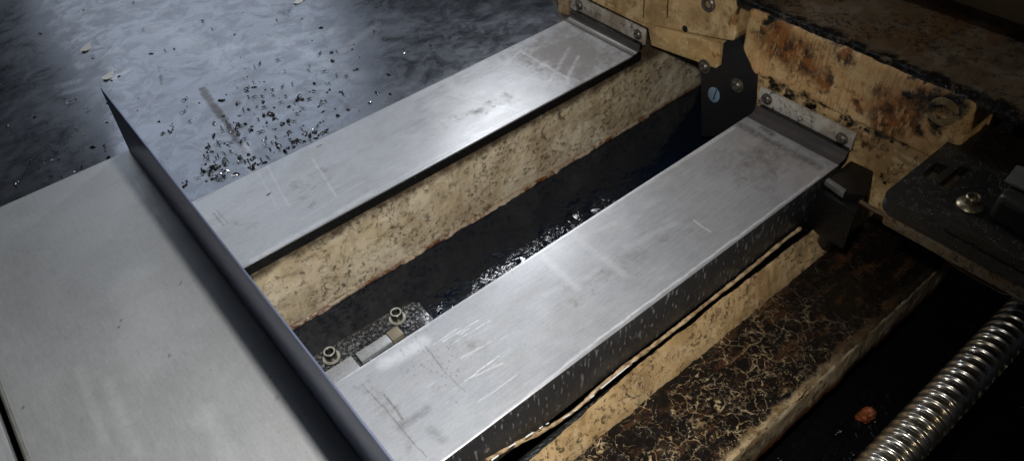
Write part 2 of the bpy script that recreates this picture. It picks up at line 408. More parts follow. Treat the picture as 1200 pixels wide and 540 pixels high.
# ------------------------------------------------------------------ CHIP TRAY (upper left)
b0 = at(155,0,2,-.02); b1 = at(158,185,2,-.02)
def tray_z(X, Y):
    # signed distance from the crease, left side falls away
    d = (b1.x-b0.x, b1.y-b0.y); L = math.hypot(*d); s_ = ((X-b0.x)*d[1]-(Y-b0.y)*d[0])/L
    left = np.clip(s_, 0, None) if ((-.2-b0.x)*d[1]-(1.-b0.y)*d[0]) > 0 else np.clip(-s_, 0, None)
    w = .03; left = np.where(left < w, left**2/(2*w), left-w/2)
    return -.012 - left*.13 + .0012*np.sin(X*17+Y*9)*np.cos(Y*13)
def tz(x, y): return float(tray_z(np.array([x]), np.array([y]))[0])
def tat(px, py):
    z = -.012
    for _ in range(4): p = at(px,py,2,z); z = tz(p.x,p.y)
    p.z = z; return p
def tseg(x0,y0,x1,y1,w,s_):
    a = tat(x0,y0); b = tat(x1,y1); return (a.x,a.y,b.x,b.y,w,s_)
def tray_masks(P):
    st = seg_mask(P, [tseg(236,104,262,140,.006,1),tseg(262,140,286,178,.005,.9),tseg(286,178,300,200,.004,.6),tseg(185,75,190,100,.003,.7)])
    st = np.maximum(st, .35*seg_mask(P, [tseg(0,60,120,40,.05,1), tseg(330,10,460,60,.03,1)]))
    g = seg_mask(P, [tseg(68,100,92,95,.006,.35),tseg(75,110,100,103,.005,.3),tseg(135,92,148,84,.005,.4),tseg(90,75,96,80,.005,.35),tseg(285,170,300,200,.007,.3),
                     tseg(300,200,290,215,.004,.3),tseg(250,60,400,35,.01,.16),tseg(200,80,330,60,.006,.14),tseg(320,45,420,90,.012,.15),tseg(180,30,280,80,.02,.12),tseg(400,60,440,30,.008,.16)])
    b = .8*seg_mask(P, [tseg(452,46,468,46,.006,.9),tseg(400,118,410,128,.004,.4)])
    return st, g, b
tr = sheet("chip_tray", -.45, .70, .672, 1.75, 0, .002, .004, M["tray"], None, tray_masks, tray_z, bev=False)
tag(tr, "wide blue grey wet metal tray scattered with black swarf, upper left", "tray")

# swarf: curled slivers, crumbs, lumps; nobody could count it
def swarf():
    bm = bmesh.new()
    def crumb(c, s_, flat=.4):
        r = bmesh.ops.create_icosphere(bm, subdivisions=1, radius=s_)
        kx = Vector((random.uniform(-1,1),random.uniform(-1,1),0))*s_
        rot = Matrix.Rotation(random.uniform(0,6.28), 3, 'Z'); ex = random.uniform(.8,2.2)
        for v in r["verts"]:
            p = Vector((v.co.x*ex, v.co.y, v.co.z*flat))*(1+random.uniform(-.6,.5))+kx*(v.co.x*v.co.x/s_/s_); v.co = rot@p + c + Vector((0,0,s_*flat*.6))
    def curl(c, L, w):
        a = random.uniform(0,6.28); k = random.uniform(-2.5,2.5); n = 6; pts = []
        p = Vector((0,0,0))
        for i in range(n+1):
            pts.append(c+p+Vector((0,0,.0008+.0012*math.sin(i*1.1)**2))); p = p+Vector((math.cos(a),math.sin(a),0))*(L/n); a += k/n
        tube(bm, pts, w, 4, lambda i: w*(1.05-abs(i-n/2)/(n*.6)))
    clusters = [(255,195,24,50),(250,198,12,24),(293,192,9,16),(345,170,22,40),(372,160,14,26),(320,135,34,22),(268,150,10,14),(240,170,40,26),(330,120,50,34),(200,155,5,6),(300,150,60,44),
                (380,110,45,26),(160,200,60,0),(90,190,60,26),(60,170,50,14),(60,210,30,16),(100,60,110,26),(260,60,110,34),(420,60,50,16)]
    for cx, cy, sd, n in clusters:
        for _ in range(n):
            x, y = random.gauss(cx,sd), random.gauss(cy,sd*.55)
            if y > 237-.489*(x-225)-4 or x < -10 or (x < 235 and y > 245-.43*x-5): continue
            p = tat(x,y)
            if p.y < .68 or p.y > 1.7 or p.x > .6: continue
            if random.random() < .62: crumb(p, random.choice((.0007,.0010,.0015,.0024)), random.uniform(.3,.7))
            else: curl(p, random.uniform(.004,.014), random.uniform(.0005,.0010))
    for x, y, s_ in ((320,136,.0042),(318,133,.003),(323,140,.003),(346,165,.0027),(371,162,.0028),(374,158,.002),(243,173,.0022),(216,215,.0024),(200,155,.002),(201,148,.0014),(296,196,.0026),(250,198,.003),(247,203,.0022),(262,192,.0022)):
        for _ in range(5): crumb(tat(x+random.gauss(0,1.5),y+random.gauss(0,1.5)), s_*random.uniform(.35,.75), .4)
    return bm
k = NT("swarf_metal"); k.set(Base_Color=k.mix(k.ramp(k.noise(300,2),.56,.6), (.012,.013,.017), (.5,.52,.55)), Metallic=.6, Roughness=.25)
sw = bm_link("metal_swarf", swarf(), k.m, smooth=False)
tag(sw, "scattered black chips and curled metal swarf lying on the blue grey tray", "swarf", kind="stuff")
# pale flakes
k = NT("pale_flake"); k.set(Base_Color=k.mix(k.noise(300,4), (.75,.75,.72), (.9,.9,.88)), Roughness=.6); flakem = k.m
for (px, py, a, s_, lab) in ((102,56,.9,.012,"pale leaf shaped flake on the dark left part of the tray, farther from the flange"),
                       (128,89,.6,.011,"pale flake on the tray just above the pointed flange tip"),
                       (351,2,.3,.010,"small pale flake at the top edge of the tray, away from the others")):
    bm = bmesh.new(); c = tat(px,py); n = 14; vs = []
    for i in range(n):
        t = 2*math.pi*i/n; v = Matrix.Rotation(a,3,'Z')@Vector((math.cos(t)*s_, math.sin(t)*s_*.52*(1-.45*math.cos(t))*(.85+.3*random.random()), .0008+.0012*math.cos(t)**2))
        vs.append(c+v)
    prism(bm, vs, (0,0,-.0005), 0)
    tag(bm_link("paint_flake", bm, flakem, None), lab, "flake", "pale flakes on the tray")

# ------------------------------------------------------------------ GUIDEWAY COVERS
def strip_with_screws(parent, y0, y1, screws, x=.6165):
    bm = bmesh.new(); prism(bm, [(x,y0,.0055),(x,y1,.0055),(x,y1,.0265),(x,y0,.0265)], (.0035,0,0), .0006)
    st = bm_link("clamp_strip", bm, M["strip"], parent)
    for y, z in screws:
        bm = bmesh.new(); lathe(bm, [(.0066,0),(.0066,.0008),(.0060,.001)], (x,y,z), (-1,0,0), 28); dome_screw(bm, (x-.0009,y,z), (-1,0,0), .0054, .003, .0022)
        bm_link("screw", bm, M["screw"], st)
def upstand(parent, y0, y1):
    # the sheet bends up against the carriage
    bm = bmesh.new(); prof = [(.596,0.0002),(.6035,.0004),(.6062,.0018),(.6075,.0045),(.6082,.0100)]
    prof2 = [(x+.0012,z-.0012) for x,z in prof]; loop = prof+prof2[::-1]
    prism(bm, [(x,y0,z) for x,z in loop], (0,y1-y0,0), 0)
    bm_link("upturned_end", bm, M["stained"], parent)
    bm = bmesh.new(); box(bm, .6095,.6163, y0+.002,y1-.003,.0015,.0088,.0012); bm_link("rubber_wiper", bm, M["lip"], parent)

def w1(P):
    s2 = lambda a,b,c,d,w,s_: (at(a,b).x,at(a,b).y,at(c,d).x,at(c,d).y,w,s_)
    V = lambda *ps: [(at(a,b).x,at(a,b).y) for a,b in ps]
    st = poly_mask(P, V((328,213),(385,186),(410,222),(352,258)), .010)*.36
    st = np.maximum(st, poly_mask(P, V((232,244),(292,207),(330,262),(285,300)), .02)*.35)
    st = np.maximum(st, .5*poly_mask(P, V((480,150),(600,95),(625,120),(500,170)), .02))
    st = np.maximum(st, 1.*poly_mask(P, V((540,70),(665,0),(790,60),(690,140)), .07))  # far end dimming towards the carriage painted in with its brown film
    g = seg_mask(P, [s2(610,60,665,92,.0024,.3),s2(665,92,678,66,.0024,.26),s2(644,96,667,57,.0024,.2),s2(610,60,585,82,.002,.2),s2(585,82,650,100,.0015,.2),s2(520,110,610,130,.0015,.25),
        s2(310,190,338,240,.001,.25),s2(300,198,326,245,.0008,.2),s2(366,186,395,232,.0014,.3),s2(352,258,420,215,.0008,.2),s2(410,222,470,190,.0006,.2),
        s2(296,305,440,224,.0035,.35),s2(430,229,620,127,.0015,.3)])
    b = seg_mask(P, [s2(250,250,262,264,.0007,.5),s2(254,247,268,262,.0006,.4),s2(372,172,376,170,.0009,1),s2(313,229,317,226,.0012,1),s2(232,236,262,218,.0008,.4),
        s2(672,30,745,64,.004,.4)])
    return st, g, b
def w2(P):
    s2 = lambda a,b,c,d,w,s_: (at(a,b).x,at(a,b).y,at(c,d).x,at(c,d).y,w,s_)
    V = lambda *ps: [(at(a,b).x,at(a,b).y) for a,b in ps]
    st = poly_mask(P, V((498,402),(545,378),(600,400),(560,440),(575,470),(552,478),(530,440),(520,425)), .012)*.42
    st = np.maximum(st, .34*poly_mask(P, V((480,440),(525,430),(575,480),(540,520),(495,490)), .02))
    st = np.maximum(st, .5*poly_mask(P, V((398,450),(440,425),(480,480),(520,538),(470,540)), .012))
    st = np.maximum(st, .45*poly_mask(P, V((630,340),(760,260),(860,250),(760,330),(660,390)), .02))
    st = np.maximum(st, .9*poly_mask(P, V((760,190),(885,95),(1040,190),(900,290)), .10))  # carriage end dimmed in the colour, on top of brown film
    g = seg_mask(P, [s2(545,445,584,417,.0005,.9),s2(519,400,560,376,.0005,.8),s2(530,403,575,375,.0004,.7),s2(508,403,540,383,.0004,.7),s2(538,392,552,384,.0004,.8),s2(560,470,605,440,.0005,.5),s2(555,440,590,425,.0005,.6),s2(540,420,575,400,.0005,.6),
        s2(635,300,678,338,.004,.2),s2(676,278,732,322,.004,.17),s2(650,290,720,262,.003,.14),s2(812,258,832,271,.0009,.5),s2(640,345,700,318,.004,.12),s2(735,290,790,262,.004,.12),
        s2(400,441,500,378,.0035,.6),s2(500,378,660,276,.002,.5),s2(660,276,860,150,.0022,.4),s2(535,530,700,398,.0012,.45),s2(700,398,960,207,.0010,.6),s2(452,425,495,400,.007,.45)]+  # edge lines and wide front patch: glare painted as pale colour
        [(lambda x,y,L,w_: s2(x,y,x+L,y-L*.66,.00035,w_))(random.uniform(490,600),random.uniform(390,475),random.uniform(6,22),random.uniform(.06,.3)) for _ in range(34)])
    b = seg_mask(P, [s2(425,450,500,535,.0005,.5),s2(450,462,472,492,.0009,.6),s2(498,405,518,432,.0006,.5),s2(518,432,545,458,.0005,.35),s2(505,503,520,515,.004,.25),s2(470,500,500,480,.004,.35),s2(868,147,960,196,.005,.5),s2(893,150,905,157,.004,.6)]+
        [(lambda x,y: s2(x,y,x+1.5,y+1,.0004,.5))(random.gauss(510,18),random.gauss(425,18)) for _ in range(50)])
    return st, g, b
c1 = root("guideway_cover", (.35,.61,0), "long bright steel guideway cover next to the swarf tray, above the cream wall", "guideway cover", "steel guideway covers")
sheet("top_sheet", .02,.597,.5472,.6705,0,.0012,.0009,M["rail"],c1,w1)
bm = bmesh.new(); box(bm,.02,.612,.5466,.550,-.0125,-.0016,.0008); box(bm,.02,.612,.6680,.6702,-.03,-.0016,.0006); bm_link("side_skirt", bm, M["lip"], c1)
upstand(c1,.5476,.6700); strip_with_screws(c1,.5478,.680,[(.5585,.0165),(.6625,.0165)])
c2 = root("guideway_cover", (.35,.32,0), "long bright steel guideway cover in the centre, between oil trough and crackled paint", "guideway cover", "steel guideway covers")
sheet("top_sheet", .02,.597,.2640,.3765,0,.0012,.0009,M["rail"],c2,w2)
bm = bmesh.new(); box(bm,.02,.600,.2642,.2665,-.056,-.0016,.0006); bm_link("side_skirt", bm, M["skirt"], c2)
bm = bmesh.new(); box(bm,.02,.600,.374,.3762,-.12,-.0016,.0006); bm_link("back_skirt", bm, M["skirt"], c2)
upstand(c2,.2645,.3760); strip_with_screws(c2,.266,.380,[(.2775,.0145),(.3690,.0165)])

# ------------------------------------------------------------------ RIB 1: cream casting wall under the far cover
def rib_fn(p): return p
rb = rough_box("casting_rib", .02,.80,.5455,.662,-.135,-.0135,.002,.0026,.0011,55,M["cream_rib"],None,1.3)
tag(rb, "rough cream painted casting wall below the guideway cover beside the tray", "casting")
# ragged paint skin curling at the oil line
k = NT("flaked_edge"); k.set(Base_Color=k.mix(k.ramp(k.noise(45,5,.75),.42,.56), (.20,.075,.028), (.58,.48,.35)), Roughness=.25, Normal=k.bump(k.noise(400,3),.8,.001)); fe = k.m
bm = bmesh.new(); N = 420; top=[]; 
rows=[]
for i in range(N+1):
    x = .03+.60*i/N; a = fb((x,0,0),2.,60); b = fb((x,0,0),9.,170); wd = max(.0003,.0016+.0038*a+.0018*b)*(1.0 if x < .56 else .5)
    y = .5436-.0010*abs(fb((x,1,0),4.,90))
    rows.append([bm.verts.new((x,.5448,-.1015+.0005*b)), bm.verts.new((x,y-.0005,-.1025-.4*wd)), bm.verts.new((x,y-wd*.55,-.1038-wd*.3)), bm.verts.new((x,y-wd*.5,-.1062))])
for a,b in zip(rows,rows[1:]):
    for j in range(3): bm.faces.new((a[j],b[j],b[j+1],a[j+1]))
bmesh.ops.solidify(bm, geom=list(bm.faces), thickness=.0005)
pe = bm_link("peeling_paint", bm, fe); tag(pe, "ragged rusty paint edge running along the oil line of the cream wall", "paint edge")

# ------------------------------------------------------------------ OIL TROUGH
def loc(k):
    sp = k.sep(); m = k.ramp(k.math("SUBTRACT", k.math("ADD", sp[1], k.math("MULTIPLY", sp[0], -.12)), k.math("MULTIPLY", k.noise(30,3), .06)), .455, .36, .07, 1.0)
    m = k.math("MULTIPLY", m, k.ramp(sp[0], .58, .42, .15, 1.0)); return k.math("MULTIPLY", m, k.ramp(k.noise(26,2), .36, .56, .25, 1.0))
M["oil"] = oil("dark_oil", (.003,.0058,.0115), .0029, 70, loc)
bm = bmesh.new()
g = [bm.verts.new(v) for v in ((.0,.3772,-.105),(.95,.3772,-.105),(.95,.5452,-.105),(.0,.5452,-.105))]; bm.faces.new(g)
ol = bm_link("oil_pool", bm, M["oil"]); tag(ol, None, None, kind="structure")
# bracket lying in the trough
Z = -.089
br = root("steel_bracket", tuple(at(430,395,2,Z)), "oily speckled steel bracket with two socket bolts in the trough next to the flange", "bracket")
bm = bmesh.new()
pts = [(.075,.486),(.150,.4835),(.2075,.480),(.2155,.472),(.213,.425),(.172,.425),(.075,.425)]
prism(bm, [(x,y,Z-.014) for x,y in pts], (0,0,.014), .0009); bm_link("base_plate", bm, M["speckle"], br)
bm = bmesh.new(); a = at(404,423,2,Z+.004); b = at(459,390,2,Z+.004)
box(bm, .131,.166,.444,.4562,Z+.0003,Z+.0055,.0007); bm_link("bar", bm, M["pad"], br)
bm = bmesh.new(); box(bm, .1665,.1795,.4438,.4566,Z+.0003,Z+.0068,.0009); bm_link("bar_end", bm, plain("tan_end",(.25,.22,.16),.4,.3,120,.3,.2), br)
bm = bmesh.new(); box(bm, .075,.127,.425,.4585,Z+.0003,Z+.0035,.0007); bm_link("flat_pad", bm, M["pad"], br)
for px,py in ((464,366),(386,412)):
    c = at(px,py,2,Z+.0095); c.z = Z
    bm = bmesh.new(); socket_head(bm, (c.x,c.y,Z+.0016), (0,0,1), .0061,.0088,.0034); bo = bm_link("bolt", bm, M["bolt"], br)
    bm = bmesh.new(); lathe(bm, [(.0062,.0002),(.0086,.0002),(.0088,.0008),(.0084,.0016),(.0062,.0016)], (c.x,c.y,Z), (0,0,1), 36); bm_link("washer", bm, M["washer"], bo)
    bm = bmesh.new(); lathe(bm, [(.0042,.0000),(.0056,.0000),(.0058,.0003),(.0056,.0005),(.0044,.0005),(.0042,.0003),(.0042,0)], (c.x,c.y,Z+.0101), (0,0,1), 36, caps=False); bm_link("bright_rim", bm, M["washer"], bo)
for px,py in ((451,396),(438,404)):
    c = at(px,py,2,Z)
# ------------------------------------------------------------------ RIB 2: ledge, sealant, crackled shelf
def slant(p):
    return p
# steep cream ledge face
bm = bmesh.new(); N=300; rows=[]
for i in range(N+1):
    x = .02+.66*i/N; row=[]
    for j,(y,z) in enumerate(((.2588,-.066),(.2582,-.0615),(.2565,0),(.2542,.15),(.2515,.35),(.2488,.55),(.2460,.75),(.2425,1.0),(.2420,1.3))):
        e = .0011*fb((x,y,z),3.,60)+.0005*fb((x,y,z),8.,240)
        zt = float(np.interp(x, [.18,.26,.32,.43,.55], [-.076,-.067,-.060,-.061,-.064]))
        z = zt-.03 if j == 0 else (zt-.010 if j == 1 else zt+z*(-.1012-zt))
        ed = .0024*fb((x,0,0),12.,45) if j in (1,2) else 0
        row.append(bm.verts.new((x,y-e,z+e*.5+ed)))
    rows.append(row)
for a,b in zip(rows,rows[1:]):
    for j in range(8): bm.faces.new((a[j],b[j],b[j+1],a[j+1]))
rib2 = root("casting_shelf", (.35,.2,-.1), "cream casting with black crackled paint shelf running beside the central guideway cover", "casting")
bm_link("ledge_face", bm, M["cream_ledge"], rib2)
# shelf top
nx, ny = 330, 46; V=[];F=[]
for i in range(nx+1):
    for j in range(ny+1):
        x = .15+.56*i/nx; y = .1545+.0895*j/ny
        e = .0009*fb((x,y,0),1.,38)+.0004*fb((x,y,0),6.,150)
        if j == 0: y += .0015*fb((x,0,0),3.,50); e -= .0014
        V.append((x,y,-.1+e))
for i in range(nx):
    for j in range(ny):
        a=i*(ny+1)+j; F.append((a,a+ny+1,a+ny+2,a+1))
me = bpy.data.meshes.new("shelf"); me.from_pydata(V,[],F); link("shelf_top", me, M["crackle"], rib2)
bm = bmesh.new(); rows=[]
for i in range(331):
    x = .15+.56*i/330; row=[]
    for j,z in enumerate((-.1005,-.104,-.109,-.114,-.119,-.124,-.130,-.145)):
        e = .0012*fb((x,0,z),5.,50)+.0005*fb((x,0,z),7.,200)
        row.append(bm.verts.new((x,.1545+.0015*fb((x,0,0),3.,50)*(j==0)+e-(j>0)*.0008-.0003*j, z-(.0014 if j==0 else 0))))
    rows.append(row)
for a,b in zip(rows,rows[1:]):
    for j in range(7): bm.faces.new((a[j],b[j],b[j+1],a[j+1]))
bm_link("shelf_side", bm, casting("shelf_side_paint",(.40,.32,.21),pits=.7,brown=.5,speck=.9,edge=[(2,-.142,-.128,(.10,.035,.012)),(0,.62,.50,(.03,.016,.01))][:1]), rib2)
# gap floor
bm = bmesh.new(); box(bm,.02,.62,.2560,.2638,-.088,-.076,.0008); gp = bm_link("gap_channel", bm, M["lip"], rib2)
# sealant bead
pth = [(560,545),(600,522),(640,503),(672,482),(690,466),(700,455),(722,437),(745,420),(790,386),(820,362),(850,338),(880,314),(905,293),(925,277),(946,261)]
P3 = []
for a,b in zip(pth,pth[1:]):
    for t in range(8):
        u=t/8; P3.append(at(a[0]+(b[0]-a[0])*u, a[1]+(b[1]-a[1])*u, 1, .2610))
sm = []
for i in range(len(P3)):
    s_ = P3[max(0,i-4):i+5]; v = sum(s_, Vector())/len(s_); v.z += .0007*fb(v,3.,90); sm.append(v)
bm = bmesh.new(); tube(bm, sm, .0015, 8, lambda i: .0014+.0016*abs(fb(sm[i],2.,55)))
k = NT("old_sealant"); k.set(Base_Color=k.mix(k.ramp(k.noise(110,5,.7),.4,.65), (.42,.31,.18), (.16,.10,.05)), Roughness=.45, Normal=k.bump(k.noise(200,4),.6,.001))
sl = bm_link("sealant_bead", bm, k.m); tag(sl, "thin wavy tan strand of old sealant under the central cover's dark side", "sealant")
# pale dashes modelled in place of glints along the channel edge
bm = bmesh.new()
for a,b,c_,d,w_ in ((576,539,584,533,1),(596,524,604,519,1),(616,512,625,506,1),(632,502,636,499,.8),(660,490,668,485,1),(672,482,676,479,.8),(692,466,696,463,1),(704,455,737,428,1),(741,424,744,422,.7),(640,497,643,495,.7)):
    p = at(a,b,1,.2580); q_ = at(c_,d,1,.2580); tube(bm, [p, p.lerp(q_,.35)+Vector((0,0,.0002)), p.lerp(q_,.7), q_], .0006*w_, 6)
k = NT("glint_white"); k.set(Base_Color=(.85,.85,.85), Metallic=.2, Roughness=.25); bm_link("glint_dashes", bm, k.m, rib2)

# ------------------------------------------------------------------ SUMP
M["sump"] = oil("sump_oil", (.003,.003,.004), .004, 40, None)
bm = bmesh.new(); n_ = [bm.verts.new(v) for v in ((-.3,-.6,-.17),(1.3,-.6,-.17),(1.3,.2,-.17),(-.3,.2,-.17))]; bm.faces.new(n_)
so = bm_link("sump_pool", bm, M["sump"]); tag(so, None, None, kind="structure")
bm = bmesh.new(); n_ = [bm.verts.new(v) for v in ((-2,-2,-.30),(3,-2,-.30),(3,3,-.30),(-2,3,-.30))]; bm.faces.new(n_)
fl = bm_link("floor", bm, M["dark"]); tag(fl, None, None, kind="structure")
k = NT("rust_lump"); k.set(Base_Color=k.mix(k.noise(150,4), (.36,.085,.015), (.05,.012,.005)), Roughness=.5, Normal=k.bump(k.noise(200,4),1,.002))
c = at(1015,487,2,-.17); dx = rough_box("rust_lump", c.x-.009,c.x+.007,c.y-.006,c.y+.006,-.176,-.160,.006,.0015,.0035,80,k.m,None,4.)
tag(dx, "small orange rusty lump lying in the black sump beside the screw", "debris")
k = NT("glint_metal"); k.set(Base_Color=(.7,.7,.66), Metallic=.8, Roughness=.2); gm = k.m  # bright specks stand in for glints on the sump oil
bm = bmesh.new()
for px,py,s_ in ((1023,483,.0010),(1021,489,.0008),(1026,494,.0006),(982,506,.0013),(985,505,.0008),(998,532,.0009),(907,483,.0009),(917,492,.0007),(882,504,.0008),(868,537,.0012),(876,538,.001),(915,538,.001),(900,540,.0009),(892,500,.0006),(995,420,.0012),(878,518,.0008),(890,522,.0007)):
    c = at(px,py,2,-.168)
    for _ in range(3):
        r = bmesh.ops.create_icosphere(bm, subdivisions=1, radius=s_*random.uniform(.3,.7)); o_ = c+Vector((random.gauss(0,s_),random.gauss(0,s_),0)); e_=random.uniform(1,3)
        for v in r["verts"]: v.co = Vector((v.co.x*e_, v.co.y, v.co.z*.5))+o_
tag(bm_link("sump_glints", bm, gm, None, False), "tiny bright specks modelled as glints on the black sump oil", "swarf", kind="stuff")

# ------------------------------------------------------------------ BALL SCREW
def screw():
    R0, pitch, cy, cz = .0186, .0115, .0690, -.1
    x0, x1 = .30, .95; seg = 64; st = 26; n = int((x1-x0)/pitch*st)
    V=[];F=[]
    for i in range(n+1):
        x = x0+(x1-x0)*i/n
        for j in range(seg):
            a = 2*math.pi*j/seg; ph = ((x/pitch - a/(2*math.pi)) % 1.0)
            t = (ph-.5)/.25
            r = R0 if abs(t) >= 1 else R0-.0022*math.sqrt(max(0,1-t*t))**1.0
            if 1 <= abs(t) < 1.12: r -= .00025
            V.append((x, cy+math.cos(a)*r, cz+math.sin(a)*r))
    for i in range(n):
        for j in range(seg): F.append((i*seg+j, i*seg+(j+1)%seg, (i+1)*seg+(j+1)%seg, (i+1)*seg+j))
    F.append(list(range(seg))[::-1]); F.append([n*seg+j for j in range(seg)])
    me = bpy.data.meshes.new("ball_screw"); me.from_pydata(V,[],F); return me
k = NT("screw_steel_ground"); nn = k.noise(60,4)
k.set(Base_Color=k.mix(k.ramp(nn,.4,.65), (.80,.77,.70), (.50,.44,.33)), Metallic=1., Roughness=k.math("ADD",.20,k.math("MULTIPLY",nn,.16)), Normal=k.bump(k.noise(1,3,stretch=(900,90,90)),.12,.001))
bs = link("ball_screw", screw(), k.m); tag(bs, "shiny ridged steel ball screw shaft crossing the lower right corner", "ball screw")

# ------------------------------------------------------------------ CARRIAGE CASTING (right, across the guideways)
XW = .62
yz = lambda px,py,x=XW: (at(px,py,0,x).y, at(px,py,0,x).z)
car = root("carriage_casting", (.68,.4,.05), "big rusty cream painted carriage casting lying across both guideways", "casting")
def blob(px,py,r,x=XW): p = at(px,py,0,x); return (p.x,p.y,p.z,r)
beam_line = [blob(890+13*i+random.uniform(-4,4), 92+6.4*i+random.uniform(-3,3), random.uniform(.005,.010)) for i in range(14)]
mb = casting("carriage_paint", (.70,.43,.19), rust=[blob(915,50,.030),blob(940,70,.026),blob(985,60,.020),blob(965,95,.016),blob(1050,125,.032),blob(1035,140,.026),blob(1060,145,.02),blob(1000,120,.012),blob(1010,100,.008),blob(1075,115,.018),blob(890,40,.012)],
             black=[blob(1080,112,.012),blob(1095,118,.016),blob(1118,120,.018),blob(1095,145,.012),blob(903,22,.010),blob(1078,150,.008),blob(1060,108,.007)]+beam_line+[blob(890+15*i, -2+7.6*i, .005) for i in range(14)], streak=True, pits=.3, brown=.5, speck=.5)
# proud upper beam
rough_box("main_beam", XW,.72,.176,.4140,.034,.1045,.006,.0026,.0009,40,mb,car,2.)
# set back lower face
ml = casting("lower_paint", (.62,.42,.20), rust=[blob(1020,175,.012),blob(1060,160,.016)], black=[blob(905,105,.012),blob(925,115,.014),blob(945,128,.012),blob(965,140,.008),blob(1015,195,.008),blob(1030,170,.01),blob(890,120,.006),blob(1042,165,.01)]+beam_line+[blob(1015+6*i,180+9*i,.006) for i in range(6)], pits=1., brown=.4, speck=1.)
rough_box("lower_web", XW+.0035,.71,.165,.392,-.052,.038,.003,.0026,.0011,60,ml,car,5.)
# beam end boss with threaded hole
c = at(1105,131,0,XW); bm = bmesh.new()
lathe(bm, [(.0145,-.004),(.0135,.0015),(.0105,.0028),(.0078,.0026),(.0070,.001),(.0064,-.006),(.0001,-.0061)], (XW+.0005,c.y,c.z), (-1,0,0), 36)
bh = bm_link("bolt_boss", bm, casting("boss_paint",(.34,.24,.12),black=[(XW,c.y+.010,c.z+.004,.009)],pits=.6,brown=.9,speck=.9), car)
bm = bmesh.new(); lathe(bm, [(.0052,0),(.0052,.003),(.0028,.0035),(.0022,.0005),(.0001,.0004)], (XW+.005,c.y,c.z), (-1,0,0), 24); bm_link("plug", bm, M["screw"], bh)
# dirty top ledge and rising body
mt = casting("ledge_grime", (.14,.10,.062), clean=.6, pits=1.5, brown=.9, speck=1., gloss=.26, black=[(XW+.006,.10+.0135*i,.105,.012+.006*((i*7)%5)/5) for i in range(28)])
rough_box("top_ledge", XW+.004,.86,.12,.75,.097,.1085,.004,.0035,.0012,60,mt,car,3.)
mup = casting("upper_paint", (.17,.125,.08), pits=.2, brown=.5, speck=.3, gloss=.5)
rough_box("upper_body", .742,.95,.05,.80,.100,.235,.004,.006,.0006,20,mup,car,6.)
tz_ = at(1165,12,0,.738).z; bm = bmesh.new(); prism(bm, [(.728,.05,tz_),(.745,.05,tz_-.004),(.745,.05,tz_+.06),(.728,.05,tz_+.06)], (0,.75,0), .003); bm_link("trim_rail", bm, plain("trim",(.17,.13,.08),.5,0,30,.3,.2), car)
# left pad over the far guideway: upper plate with machined lines, hole; lower plate
mp = casting("pad_paint", (.64,.43,.20), rust=[blob(835,62,.008),blob(858,15,.010)], pits=.2, brown=.35, speck=.35)
pad = root("pad_plate", (XW,.55,.05), "cream pad plate with a round hole, above the far guideway's clamp strip", "plate")
bm = bmesh.new(); 
pl_up = [yz(700,-6),yz(757,27),yz(850,46),yz(861,47),yz(864,40),yz(860,0),yz(850,-60),yz(700,-60)]
prism(bm, [(XW-.003,y,z) for y,z in pl_up], (.05,0,0), .0018, 3); up = bm_link("upper_plate", bm, mp, pad)
bm = bmesh.new(); lo = [(.690,.0300),(.55,.0300),yz(845,51),yz(843,76),yz(840,80),yz(800,66),yz(764,52),(.5462,.006),(.5462,.0285),(.690,.0285)]
prism(bm, [(XW-.0012,y,z) for y,z in [(.700,.0500),(.5500,.0345),yz(845,51),yz(843,77),yz(840,80),yz(800,66),yz(764,53),(.5450,.0290),(.700,.0290)]], (.05,0,0), .0008); bm_link("lower_plate", bm, mp, pad)
c = at(803,34,0,XW-.003); bm = bmesh.new(); lathe(bm, [(.0001,.0001),(.0036,.0001),(.0040,.0004)], (XW-.003,c.y,c.z), (-1,0,0), 24); bm_link("hole", bm, M["black"], up)
for px in (756,784):   # scribed joints
    a_ = at(px,-20,0,XW-.003); b_ = at(px-2,21,0,XW-.003); bm = bmesh.new(); tube(bm, [a_, b_], .0007, 6); bm_link("seam", bm, M["brownplate"], up)
# socket bolt in its well at the top
c = at(831,5,0,XW-.003); bm = bmesh.new(); socket_head(bm, (XW-.003,c.y,c.z), (-1,0,0), .0085,.004,.0046); wb = bm_link("bolt", bm, M["screw"], pad)
# casting post left of the pad
post = casting("post_paint",(.46,.33,.18),black=[blob(646,25,.006),blob(650,12,.005)],pits=.5,brown=.4,speck=.5)
po = rough_box("end_post", XW+.001,.70,.6905,.712,-.06,.12,.005,.0025,.0012,60,post,car,8.)
rough_box("post_edge", XW+.010,.71,.707,.731,-.06,.12,.004,.0022,.003,70,casting("post_edge_paint",(.16,.12,.07),pits=1.,brown=.9,speck=1.),car,9.)
# back wall of the carriage joining everything
bm = bmesh.new(); box(bm, .668,.80,.38,.728,.012,.099,.003); bm_link("web", bm, M["dark"], car)
